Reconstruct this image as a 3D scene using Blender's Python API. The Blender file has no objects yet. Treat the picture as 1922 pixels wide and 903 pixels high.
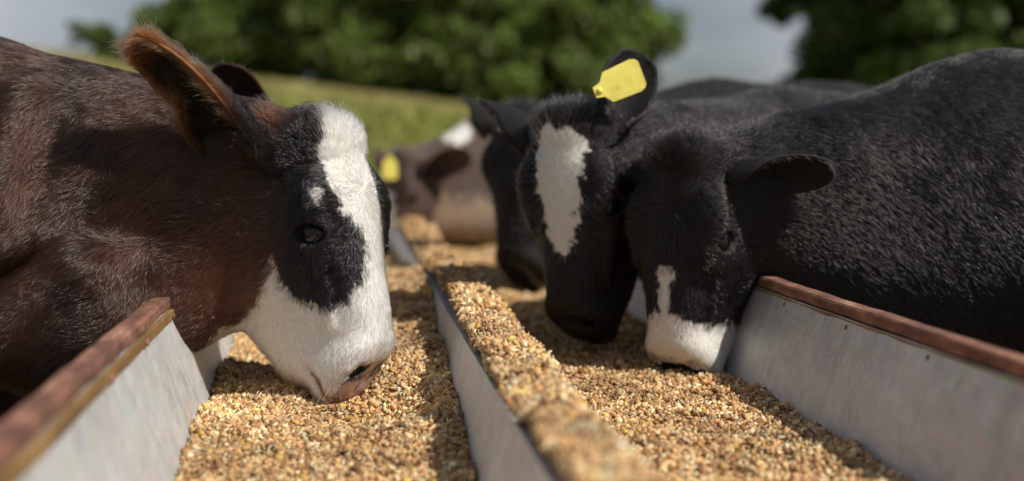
import bpy, math, random
import numpy as np
from mathutils import Vector, Matrix

# ------------------------------------------------------------------ camera, sky, sun, exposure
SC = bpy.context.scene
COL = SC.collection
rng = np.random.default_rng(7)
random.seed(7)
H = 0.95                     # eye height of the photographer
F = 2217.0                   # focal length in photograph pixels (frame 1922 wide)
VPX, VPY = 645.0, 262.0      # where the trough's direction (+Y) vanishes

cam = bpy.data.cameras.new('camera')
cam.sensor_width = 36.0
cam.lens = F / 1922 * 36
cam.clip_start, cam.clip_end = 0.05, 3000
cam_o = bpy.data.objects.new('camera', cam)
COL.objects.link(cam_o)
cam_o.location = (0, 0, H)
yaw = math.atan((961 - VPX) / F)
pit = math.atan((451.5 - VPY) / F * math.cos(yaw))
fw = Vector((math.sin(yaw) * math.cos(pit), math.cos(yaw) * math.cos(pit), -math.sin(pit)))
cam_o.rotation_euler = fw.to_track_quat('-Z', 'Y').to_euler()
cam.dof.use_dof = True
cam.dof.focus_distance = 1.76
cam.dof.aperture_fstop = 1.6
SC.camera = cam_o

SUN = Vector((0.53, -0.42, 0.74)).normalized()
world = bpy.data.worlds.new('World')
SC.world = world
world.use_nodes = True
wn, wl = world.node_tree.nodes, world.node_tree.links
bg = wn['Background']
sky = wn.new('ShaderNodeTexSky')
sky.sky_type = 'NISHITA'
sky.sun_disc = False
sky.sun_elevation = math.asin(SUN.z)
sky.sun_rotation = math.atan2(SUN.x, SUN.y)
sky.altitude = 50
sky.air_density, sky.dust_density, sky.ozone_density = 1.0, 1.5, 1.2
tc = wn.new('ShaderNodeTexCoord')
mp = wn.new('ShaderNodeMapping'); mp.inputs['Scale'].default_value = (1.6, 1.6, 4.0)
cn = wn.new('ShaderNodeTexNoise'); cn.inputs['Scale'].default_value = 1.7; cn.inputs['Detail'].default_value = 6
cr = wn.new('ShaderNodeValToRGB')
cr.color_ramp.elements[0].position = 0.36; cr.color_ramp.elements[0].color = (0, 0, 0, 1)
cr.color_ramp.elements[1].position = 0.66; cr.color_ramp.elements[1].color = (1, 1, 1, 1)
mx = wn.new('ShaderNodeMix'); mx.data_type = 'RGBA'
mx.inputs['B'].default_value = (9.4, 9.9, 10.8, 1)
wl.new(tc.outputs['Generated'], mp.inputs['Vector'])
wl.new(mp.outputs['Vector'], cn.inputs['Vector'])
wl.new(cn.outputs['Fac'], cr.inputs['Fac'])
wl.new(cr.outputs['Color'], mx.inputs['Factor'])
wl.new(sky.outputs['Color'], mx.inputs['A'])
wl.new(mx.outputs['Result'], bg.inputs['Color'])
bg.inputs['Strength'].default_value = 0.05

sl = bpy.data.lights.new('sun', 'SUN')
sl.energy = 5.0
sl.angle = math.radians(0.53)
sl.color = (1.0, 0.93, 0.82)
so = bpy.data.objects.new('sun', sl)
COL.objects.link(so)
so.rotation_euler = SUN.to_track_quat('Z', 'Y').to_euler()
so.location = (4, 0, 8)

vs = SC.view_settings
vs.view_transform = 'Standard'; vs.look = 'None'; vs.exposure = 0.0; vs.gamma = 1.0
vs.use_curve_mapping = False
SC.render.engine = 'CYCLES'
SC.cycles.use_denoising = True
SC.cycles.max_bounces = 10
SC.cycles.transparent_max_bounces = 16
SC.cycles_curves.shape = 'RIBBONS'
SC.cycles_curves.subdivisions = 2


def at(u, v, y):
    """the point at depth y metres whose picture lies at photograph pixel (u, v)"""
    return np.array([(u - VPX) * y / F, y, H - (v - VPY) * y / F])


# ------------------------------------------------------------------ materials
def new_mat(name):
    m = bpy.data.materials.new(name)
    m.use_nodes = True
    nt = m.node_tree
    return m, nt.nodes, nt.links, nt.nodes['Principled BSDF']


def ramp(n, stops):
    r = n.new('ShaderNodeValToRGB')
    e = r.color_ramp.elements
    while len(e) < len(stops):
        e.new(0.5)
    for k, (p, c) in enumerate(stops):
        e[k].position = p
        e[k].color = (*c, 1)
    return r


def noise_mat(name, stops, scale=10, detail=6, rough=0.8, metal=0.0, bump=0.3, bscale=None, bdist=0.01, stretch=(1, 1, 1), spec=0.5):
    m, n, l, b = new_mat(name)
    t = n.new('ShaderNodeTexCoord')
    mpn = n.new('ShaderNodeMapping'); mpn.inputs['Scale'].default_value = stretch
    l.new(t.outputs['Object'], mpn.inputs['Vector'])
    x = n.new('ShaderNodeTexNoise'); x.inputs['Scale'].default_value = scale; x.inputs['Detail'].default_value = detail
    x.inputs['Roughness'].default_value = 0.62
    l.new(mpn.outputs['Vector'], x.inputs['Vector'])
    r = ramp(n, stops)
    l.new(x.outputs['Fac'], r.inputs['Fac'])
    l.new(r.outputs['Color'], b.inputs['Base Color'])
    b.inputs['Roughness'].default_value = rough
    b.inputs['Metallic'].default_value = metal
    b.inputs['Specular IOR Level'].default_value = spec
    if bump:
        y = n.new('ShaderNodeTexNoise'); y.inputs['Scale'].default_value = bscale or scale * 3; y.inputs['Detail'].default_value = 6
        l.new(mpn.outputs['Vector'], y.inputs['Vector'])
        bp = n.new('ShaderNodeBump'); bp.inputs['Strength'].default_value = bump; bp.inputs['Distance'].default_value = bdist
        l.new(y.outputs['Fac'], bp.inputs['Height'])
        l.new(bp.outputs['Normal'], b.inputs['Normal'])
    return m


def attr_mat(name, attr, rough=0.8, spec=0.4, gain=1.0, trans=0.0):
    m, n, l, b = new_mat(name)
    a = n.new('ShaderNodeAttribute'); a.attribute_name = attr
    l.new(a.outputs['Color'], b.inputs['Base Color'])
    b.inputs['Roughness'].default_value = rough
    b.inputs['Specular IOR Level'].default_value = spec
    if trans:
        b2 = n.new('ShaderNodeBsdfTranslucent')
        l.new(a.outputs['Color'], b2.inputs['Color'])
        ms = n.new('ShaderNodeMixShader'); ms.inputs[0].default_value = trans
        out = n['Material Output']
        l.new(b.outputs[0], ms.inputs[1]); l.new(b2.outputs[0], ms.inputs[2])
        l.new(ms.outputs[0], out.inputs['Surface'])
    return m


M_SKIN = attr_mat('cow_hide', 'coat', 0.75, 0.3)
_n, _l = M_SKIN.node_tree.nodes, M_SKIN.node_tree.links
_m = _n.new('ShaderNodeMath'); _m.operation = 'MULTIPLY'; _m.inputs[1].default_value = 0.75
_l.new([x for x in _n if x.type == 'ATTRIBUTE'][0].outputs['Alpha'], _m.inputs[0])
_l.new(_m.outputs[0], _n['Principled BSDF'].inputs['Roughness'])
M_FEED = attr_mat('feed_grain', 'grain', 0.75, 0.3)


def hair_material():
    m = bpy.data.materials.new('cow_hair')
    m.use_nodes = True
    n, l = m.node_tree.nodes, m.node_tree.links
    n.remove(n['Principled BSDF'])
    h = n.new('ShaderNodeBsdfHairPrincipled')
    h.model = 'CHIANG'
    h.parametrization = 'COLOR'
    a = n.new('ShaderNodeAttribute'); a.attribute_name = 'coat'
    l.new(a.outputs['Color'], h.inputs['Color'])
    h.inputs['Roughness'].default_value = 0.26
    h.inputs['Radial Roughness'].default_value = 0.42
    h.inputs['Coat'].default_value = 0.35
    h.inputs['Random Roughness'].default_value = 0.3
    h.inputs['IOR'].default_value = 1.5
    l.new(h.outputs[0], n['Material Output'].inputs['Surface'])
    return m


M_HAIR = hair_material()
M_EYE = noise_mat('eyeball', [(0.35, (0.003, 0.003, 0.004)), (0.6, (0.006, 0.005, 0.006)), (0.8, (0.014, 0.010, 0.009))], 60, 4, 0.03, bump=0.0)
M_TAG = noise_mat('tag_plastic', [(0.25, (0.50, 0.42, 0.12)), (0.45, (0.72, 0.62, 0.12)), (0.7, (0.78, 0.69, 0.16))], 30, 4, 0.45, bump=0.05)
M_GALV = None


def galvanised():
    m, n, l, b = new_mat('galvanised_steel')
    t = n.new('ShaderNodeTexCoord')
    v = n.new('ShaderNodeTexVoronoi'); v.inputs['Scale'].default_value = 55
    x = n.new('ShaderNodeTexNoise'); x.inputs['Scale'].default_value = 7; x.inputs['Detail'].default_value = 8; x.inputs['Roughness'].default_value = 0.7
    sm = n.new('ShaderNodeMapping'); sm.inputs['Scale'].default_value = (9, 1.0, 9)
    s = n.new('ShaderNodeTexNoise'); s.inputs['Scale'].default_value = 14; s.inputs['Detail'].default_value = 5
    for q in (v, x): l.new(t.outputs['Object'], q.inputs['Vector'])
    l.new(t.outputs['Object'], sm.inputs['Vector']); l.new(sm.outputs['Vector'], s.inputs['Vector'])
    r1 = ramp(n, [(0.28, (0.40, 0.43, 0.46)), (0.5, (0.55, 0.58, 0.61)), (0.75, (0.68, 0.71, 0.73))])
    l.new(x.outputs['Fac'], r1.inputs['Fac'])
    mxx = n.new('ShaderNodeMix'); mxx.data_type = 'RGBA'; mxx.blend_type = 'OVERLAY'; mxx.inputs['Factor'].default_value = 0.14
    l.new(r1.outputs['Color'], mxx.inputs['A']); l.new(v.outputs['Color'], mxx.inputs['B'])
    bw = n.new('ShaderNodeHueSaturation'); bw.inputs['Saturation'].default_value = 0.5
    l.new(mxx.outputs['Result'], bw.inputs['Color'])
    st = n.new('ShaderNodeMapping'); st.inputs['Scale'].default_value = (1.5, 16, 1.2)
    l.new(t.outputs['Object'], st.inputs['Vector'])
    sn = n.new('ShaderNodeTexNoise'); sn.inputs['Scale'].default_value = 2.2; sn.inputs['Detail'].default_value = 7; sn.inputs['Roughness'].default_value = 0.65
    l.new(st.outputs['Vector'], sn.inputs['Vector'])
    sr = ramp(n, [(0.52, (0, 0, 0)), (0.75, (0.3, 0.3, 0.3))])
    l.new(sn.outputs['Fac'], sr.inputs['Fac'])
    dm = n.new('ShaderNodeMix'); dm.data_type = 'RGBA'; dm.inputs['B'].default_value = (0.26, 0.20, 0.13, 1)
    l.new(sr.outputs['Color'], dm.inputs['Factor']); l.new(bw.outputs['Color'], dm.inputs['A'])
    l.new(dm.outputs['Result'], b.inputs['Base Color'])
    b.inputs['Metallic'].default_value = 0.38
    rr = n.new('ShaderNodeMapRange'); rr.inputs['To Min'].default_value = 0.34; rr.inputs['To Max'].default_value = 0.56
    l.new(s.outputs['Fac'], rr.inputs['Value']); l.new(rr.outputs['Result'], b.inputs['Roughness'])
    bp = n.new('ShaderNodeBump'); bp.inputs['Strength'].default_value = 0.12; bp.inputs['Distance'].default_value = 0.004
    l.new(s.outputs['Fac'], bp.inputs['Height'])
    b3 = n.new('ShaderNodeBump'); b3.inputs['Strength'].default_value = 0.5; b3.inputs['Distance'].default_value = 0.03
    l.new(x.outputs['Fac'], b3.inputs['Height']); l.new(bp.outputs['Normal'], b3.inputs['Normal']); l.new(b3.outputs['Normal'], b.inputs['Normal'])
    return m


M_GALV = galvanised()
M_RUST = noise_mat('rusted_iron', [(0.30, (0.06, 0.034, 0.026)), (0.45, (0.14, 0.062, 0.042)), (0.58, (0.25, 0.115, 0.075)), (0.74, (0.40, 0.25, 0.18))], 38, 12, 0.85, 0.0, 0.6, 90, 0.004, (1, 0.35, 1))
M_OCHRE = noise_mat('weathered_ochre_paint', [(0.3, (0.08, 0.04, 0.02)), (0.5, (0.24, 0.14, 0.05)), (0.75, (0.34, 0.22, 0.09))], 14, 8, 0.7, 0.0, 0.4, 70, 0.003, (1, 0.3, 1))
M_EARTH = noise_mat('trodden_earth', [(0.3, (0.07, 0.048, 0.03)), (0.55, (0.13, 0.09, 0.055)), (0.75, (0.10, 0.11, 0.045))], 0.7, 9, 0.95, 0, 0.8, 9, 0.04)
M_BARK = noise_mat('bark', [(0.3, (0.035, 0.026, 0.02)), (0.7, (0.10, 0.08, 0.06))], 9, 6, 0.9, 0, 0.8, 20, 0.03, (1, 1, 0.25))
M_LEAF = attr_mat('leaf', 'leaf', 0.55, 0.35, trans=0.35)
M_GRASS = attr_mat('grass_blade', 'leaf', 0.6, 0.3, trans=0.3)
M_HOOF = noise_mat('hoof', [(0.3, (0.02, 0.017, 0.014)), (0.7, (0.06, 0.05, 0.04))], 20, 4, 0.5)


# ------------------------------------------------------------------ mesh helpers
def tag(o, label=None, cat=None, group=None, kind=None):
    if label: o['label'] = label
    if cat: o['category'] = cat
    if group: o['group'] = group
    if kind: o['kind'] = kind
    return o


def mesh_obj(name, V, Fc, mat, parent=None, smooth=False, col=None, colname='coat', origin=None):
    V = np.asarray(V, dtype=np.float32)
    if origin is not None:
        V = V - np.asarray(origin, dtype=np.float32)
    me = bpy.data.meshes.new(name)
    if isinstance(Fc, np.ndarray):
        k = Fc.shape[1]
        me.vertices.add(len(V)); me.vertices.foreach_set('co', V.ravel())
        me.loops.add(Fc.size); me.loops.foreach_set('vertex_index', Fc.astype(np.int32).ravel())
        me.polygons.add(len(Fc)); me.polygons.foreach_set('loop_start', np.arange(0, Fc.size, k, dtype=np.int32))
        me.update(calc_edges=True)
    else:
        me.from_pydata(V.tolist(), [], Fc)
    if smooth:
        me.polygons.foreach_set('use_smooth', np.ones(len(me.polygons), dtype=bool))
    if col is not None:
        a = me.color_attributes.new(colname, 'FLOAT_COLOR', 'POINT')
        c4 = np.ones((len(V), 4), dtype=np.float32); c4[:, :np.shape(col)[1]] = col
        a.data.foreach_set('color', c4.ravel())
    me.materials.append(mat)
    me.update()
    o = bpy.data.objects.new(name, me)
    COL.objects.link(o)
    if parent is not None:
        o.parent = parent
        if origin is None:
            o.matrix_parent_inverse = Matrix.Identity(4)
    return o


def empty(name, loc):
    e = bpy.data.objects.new(name, None)
    COL.objects.link(e)
    e.location = loc
    e.empty_display_size = 0.1
    return e


def prism(profile, y0, y1, axis='y'):
    """a closed profile of (x, z) points drawn out along y"""
    k = len(profile)
    V = [(x, y0, z) for x, z in profile] + [(x, y1, z) for x, z in profile]
    Fc = [tuple(range(k))[::-1], tuple(range(k, 2 * k))]
    for i in range(k):
        j = (i + 1) % k
        Fc.append((i, j, j + k, i + k))
    return V, Fc


def fnoise(P, scale, seed, octs=3):
    """smooth pseudo-random field in about [-1, 1]"""
    r = np.random.default_rng(seed)
    out = np.zeros(P.shape[:-1])
    amp, tot = 1.0, 0.0
    for o in range(octs):
        acc = 0
        for k in range(5):
            d = r.normal(size=3); d /= np.linalg.norm(d)
            acc = acc + np.sin(P @ d * (scale * 2 ** o * 2 * math.pi * r.uniform(0.6, 1.4)) + r.uniform(0, 6.28) + 1.3 * np.sin(P @ np.roll(d, 1) * scale * 2 ** o * 3.1))
        out += amp * acc / 2.6
        tot += amp
        amp *= 0.55
    return out / tot


def lip_dist(l, d):
    """distance to the line of the mouth in the plane of the profile"""
    best = np.full(l.shape, 9.0)
    for (a, b_, c, e) in ((.362, -.116, .402, -.099), (.402, -.099, .450, -.090)):
        t = np.clip(((l - a) * (c - a) + (d - b_) * (e - b_)) / ((c - a) ** 2 + (e - b_) ** 2), 0, 1)
        best = np.minimum(best, np.hypot(l - a - t * (c - a), d - b_ - t * (e - b_)))
    return best


def in_poly(px, py, poly):
    c = np.zeros(px.shape, dtype=bool)
    k = len(poly)
    for i in range(k):
        x0, y0 = poly[i]; x1, y1 = poly[(i + 1) % k]
        if y0 == y1: continue
        hit = ((y0 > py) != (y1 > py)) & (px < (x1 - x0) * (py - y0) / (y1 - y0) + x0)
        c ^= hit
    return c


# ------------------------------------------------------------------ implicit surfaces
def smin(a, b, k):
    h = np.clip(0.5 + 0.5 * (b - a) / k, 0, 1)
    return b + (a - b) * h - k * h * (1 - h)


def smax(a, b, k):
    return -smin(-a, -b, k)


def cone(P, a, b, ra, rb):
    a = np.asarray(a, np.float32); b = np.asarray(b, np.float32)
    ab = b - a
    pa = P - a
    t = np.clip((pa @ ab) / max(float(ab @ ab), 1e-9), 0, 1)
    d = pa - t[..., None] * ab
    return np.sqrt((d * d).sum(-1)) - (ra + (rb - ra) * t)


def ell(P, c, r, R=None):
    q = P - np.asarray(c, np.float32)
    if R is not None:
        q = q @ np.asarray(R, np.float32).T
    q = q / np.asarray(r, np.float32)
    k = np.sqrt((q * q).sum(-1))
    return (k - 1) * float(min(r))


def surface_nets(Fv, ax):
    nx, ny, nz = Fv.shape
    neg = Fv < 0
    cs = np.zeros((nx - 1, ny - 1, nz - 1), dtype=np.int8)
    for dx in (0, 1):
        for dy in (0, 1):
            for dz in (0, 1):
                cs += neg[dx:nx - 1 + dx, dy:ny - 1 + dy, dz:nz - 1 + dz]
    act = (cs > 0) & (cs < 8)
    I, J, K = np.nonzero(act)
    idx = -np.ones(act.shape, dtype=np.int32)
    idx[I, J, K] = np.arange(len(I))
    acc = np.zeros((len(I), 3)); cnt = np.zeros(len(I))
    corners = [(dx, dy, dz) for dx in (0, 1) for dy in (0, 1) for dz in (0, 1)]
    for c0 in corners:
        for axn in range(3):
            if c0[axn] == 1: continue
            c1 = list(c0); c1[axn] = 1
            a = Fv[I + c0[0], J + c0[1], K + c0[2]]; bb = Fv[I + c1[0], J + c1[1], K + c1[2]]
            x = (a < 0) != (bb < 0)
            den = np.where(np.abs(a - bb) < 1e-9, 1e-9, a - bb)
            t = np.where(x, a / den, 0)
            p0 = np.stack([ax[0][I + c0[0]], ax[1][J + c0[1]], ax[2][K + c0[2]]], 1)
            p1 = np.stack([ax[0][I + c1[0]], ax[1][J + c1[1]], ax[2][K + c1[2]]], 1)
            acc += np.where(x[:, None], p0 + (p1 - p0) * t[:, None], 0)
            cnt += x
    V = acc / cnt[:, None]
    quads = []
    for axn in range(3):
        sl0 = [slice(None)] * 3; sl1 = [slice(None)] * 3
        sl0[axn] = slice(0, -1); sl1[axn] = slice(1, None)
        ch = neg[tuple(sl0)] != neg[tuple(sl1)]
        i, j, k = np.nonzero(ch)
        ijk = [i, j, k]
        o1, o2 = [(1, 2), (2, 0), (0, 1)][axn]
        ok = (ijk[o1] > 0) & (ijk[o2] > 0) & (ijk[o1] < Fv.shape[o1] - 1) & (ijk[o2] < Fv.shape[o2] - 1)
        ijk = [q[ok] for q in ijk]
        inside = neg[ijk[0], ijk[1], ijk[2]]

        def cell(a, b2):
            q = [ijk[0].copy(), ijk[1].copy(), ijk[2].copy()]
            q[o1] -= a; q[o2] -= b2
            return idx[q[0], q[1], q[2]]
        Q = np.stack([cell(1, 1), cell(0, 1), cell(0, 0), cell(1, 0)], 1)
        Q[~inside] = Q[~inside][:, ::-1]
        quads.append(Q)
    return V, np.concatenate(quads)


def axis_grid(lo, hi, flo, fhi, fine, coarse):
    """grid lines from lo to hi, fine between flo and fhi"""
    g = list(np.arange(flo, fhi + fine * .5, fine))
    s, x = fine, flo
    while x > lo:
        s = min(s * 1.25, coarse); x -= s; g.insert(0, x)
    s, x = fine, g[-1]
    while x < hi:
        s = min(s * 1.25, coarse); x += s; g.append(x)
    return np.array(g, dtype=np.float32)


# ------------------------------------------------------------------ cows
# head coordinates: r towards the animal's right, l down the face from the poll, d out of the face
LK = np.array([-.020, -.010, .012, .05, .10, .15, .20, .25, .30, .35, .39, .42, .437, .447])
DT = np.array([-.085, -.035, -.008, .006, .012, .011, .007, .003, .002, .000, -.006, -.020, -.042, -.068])
DB = np.array([-.12, -.19, -.21, -.225, -.240, -.254, -.266, -.268, -.238, -.178, -.134, -.114, -.102, -.080])
WD = np.array([.012, .045, .066, .080, .089, .094, .087, .076, .068, .063, .060, .055, .044, .012])


def head_frame(O, heading, tilt, roll=0.0):
    h = np.array([math.cos(heading), math.sin(heading), 0.0]); z = np.array([0, 0, 1.0])
    lh = math.sin(tilt) * h - math.cos(tilt) * z
    dh = math.cos(tilt) * h + math.sin(tilt) * z
    rh = np.array([h[1], -h[0], 0.0])
    c, s = math.cos(roll), math.sin(roll)
    rh2 = c * rh + s * lh
    lh2 = -s * rh + c * lh
    return np.asarray(O, float), rh2, lh2, dh


def to_head(P, fr, s):
    O, r, l, d = fr
    q = P - O
    a, b, c = (q @ r) / s, (q @ l) / s, (q @ d) / s
    # the muzzle is cut off at a slant: nose pad in front, lips behind
    b = b + .68 * np.clip((b - .30) / .10, 0, 1) * np.clip(c + .115, -.06, .13) * (c > -.3)
    return a, b, c


def head_sdf(P, fr, s, detail=True):
    r, l, d = to_head(P, fr, s)
    ar = np.abs(r)
    dt = np.interp(l, LK, DT); db = np.interp(l, LK, DB); w = np.interp(l, LK, WD)
    dc = (dt + db) / 2; hd = (dt - db) / 2
    e = np.clip((d - dc) / hd, -1, 1)
    egg = np.interp(l, [0, .1, .2, .3, .36, .42], [.05, .14, .22, .12, 0, -.12])
    we = w * (1 + egg * e - .15 * (1 - e * e) * np.interp(l, [0, .2, .27, .34, .4], [0, .3, 1, 1, 0]))
    p = 2.35
    k = ((ar / we) ** p + (np.abs(d - dc) / hd) ** p) ** (1 / p)
    f = (k - 1) * np.minimum(we, hd) * .9
    f = np.maximum(f, np.maximum(-.020 - l, l - .447))
    f = smax(f, -.012 + .42 * np.maximum(0, -.045 - d) - l, .03)
    Q = np.stack([ar, l, d], -1).astype(np.float32)
    f = smin(f, ell(Q, (.058, .165, -.135), (.036, .095, .072)), .03)         # cheek muscle
    f = smin(f, ell(Q, (.070, .135, -.018), (.026, .040, .022)), .025)        # brow
    f = smin(f, cone(Q, (.068, .205, -.062), (.052, .285, -.070), .014, .008), .02)   # facial crest
    f = smin(f, ell(Q, (.0, .026, -.035), (.050, .028, .042)), .03)          # poll
    f = smin(f, ell(Q, (.026, .398, -.066), (.030, .040, .044)), .028)         # upper lip pad
    f = smin(f, ell(Q, (.0, .406, -.112), (.036, .030, .022)), .016)          # chin
    if detail:
        for pa in (((.078, .157, -.070), (.084, .143, -.038), (.074, .148, -.010)), ((.076, .194, -.062), (.081, .205, -.034), (.070, .198, -.008)), ((.074, .204, -.066), (.078, .218, -.036), (.068, .212, -.008))):
            f = smin(f, cone(Q, pa[0], pa[1], .005, .0065), .009)               # folds of skin round the eye
            f = smin(f, cone(Q, pa[1], pa[2], .0065, .004), .009)
        f = smin(f, cone(Q, (.074, .225, -.040), (.060, .320, -.052), .005, .004), .010)   # vein
        ec = (.074, .172, -.036)
        f = smin(f, ell(Q, ec, (.028, .030, .030)), .012)                     # lids swell
        # almond slit, tilted a little
        a1 = np.array([0.0, .25, .97]); a1 /= np.linalg.norm(a1)              # along the slit (towards the face)
        a2 = np.array([0.0, .97, -.25])
        q = Q - np.array(ec, np.float32)
        sl = np.abs(q @ a1) / .0245; sv = np.abs(q @ a2) / (.0150)
        op = (np.sqrt(sl ** 2 + sv ** 2) - 1) * .0150
        op = np.maximum(op, .010 - q[..., 0])
        f = smax(f, -op, .004)
        f = smax(f, -ell(Q, (.037, .424, -.042), (.012, .013, .015)), .006)   # nostril
        f = smin(f, cone(Q, (.030, .408, -.026), (.050, .420, -.044), .006, .006), .006)
        f = smax(f, -cone(Q, (.052, .362, -.116), (.058, .402, -.099), .004, .005), .006)  # mouth line
        f = smax(f, -cone(Q, (.058, .402, -.099), (.0, .452, -.090), .005, .005), .006)
    return f * s


def ear_mesh(base, a, nrm, L, W, nt=22, nsx=14, th=.004, cup=1.25, fold=2.6, lobe=(1, 1, 1, 1, 1, 1), upper=1.0):
    """a cupped leaf: closed tube near the head, open scoop towards nrm further out"""
    a = np.asarray(a, float); a /= np.linalg.norm(a)
    nrm = np.asarray(nrm, float); nrm = nrm - a * (nrm @ a); nrm /= np.linalg.norm(nrm)
    b = np.cross(a, nrm)
    T = np.linspace(0, 1, nt); S = np.linspace(-1, 1, nsx)
    wd = W * np.interp(T, [0, .12, .3, .5, .7, .85, .95, 1], [.60, .72, .92, 1, .98, .84, .58, .14])
    ph = np.interp(T, [0, .2, .45, .8, 1], [fold, 2.0, cup, .75, .5])
    outer, inner = [], []
    for t, w, f in zip(T, wd, ph):
        R = w / max(math.sin(min(f, math.pi / 2)), .3) if f < math.pi / 2 else w
        bend = -nrm * (.10 * L * math.sin(math.pi * t) * .6) + nrm * .05 * L * t * t
        c = np.asarray(base) + a * L * t + bend
        for s in S:
            an = s * f
            k_ = np.interp(t, [0, .3, .5, .62, .75, 1], lobe) if s < 0 else upper
            o = b * math.sin(an) * R * k_ + nrm * (1 - math.cos(an)) * R
            outer.append(c + o)
            rad = (b * math.sin(an) - nrm * math.cos(an))
            inner.append(c + o - rad * th)
    outer = np.array(outer); inner = np.array(inner)
    V = np.concatenate([outer, inner]); N = nt * nsx
    Fc = []
    for i in range(nt - 1):
        for j in range(nsx - 1):
            p = i * nsx + j
            Fc.append((p, p + 1, p + nsx + 1, p + nsx))
            Fc.append((N + p, N + p + nsx, N + p + nsx + 1, N + p + 1))
        p = i * nsx; q = p + nsx - 1
        Fc.append((p, p + nsx, N + p + nsx, N + p))
        Fc.append((q, N + q, N + q + nsx, q + nsx))
    for j in range(nsx - 1):
        p = (nt - 1) * nsx + j
        Fc.append((p, p + 1, N + p + 1, N + p))
    tt = np.concatenate([np.repeat(T, nsx)] * 2); ss = np.concatenate([np.tile(S, nt)] * 2)
    inn = np.concatenate([np.zeros(N), np.ones(N)])
    return V, np.array(Fc), tt, ss, inn


def tri_split(Fc):
    return np.concatenate([Fc[:, [0, 1, 2]], Fc[:, [0, 2, 3]]])


def lerp(a, b, t):
    return a + (b - a) * t


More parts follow.
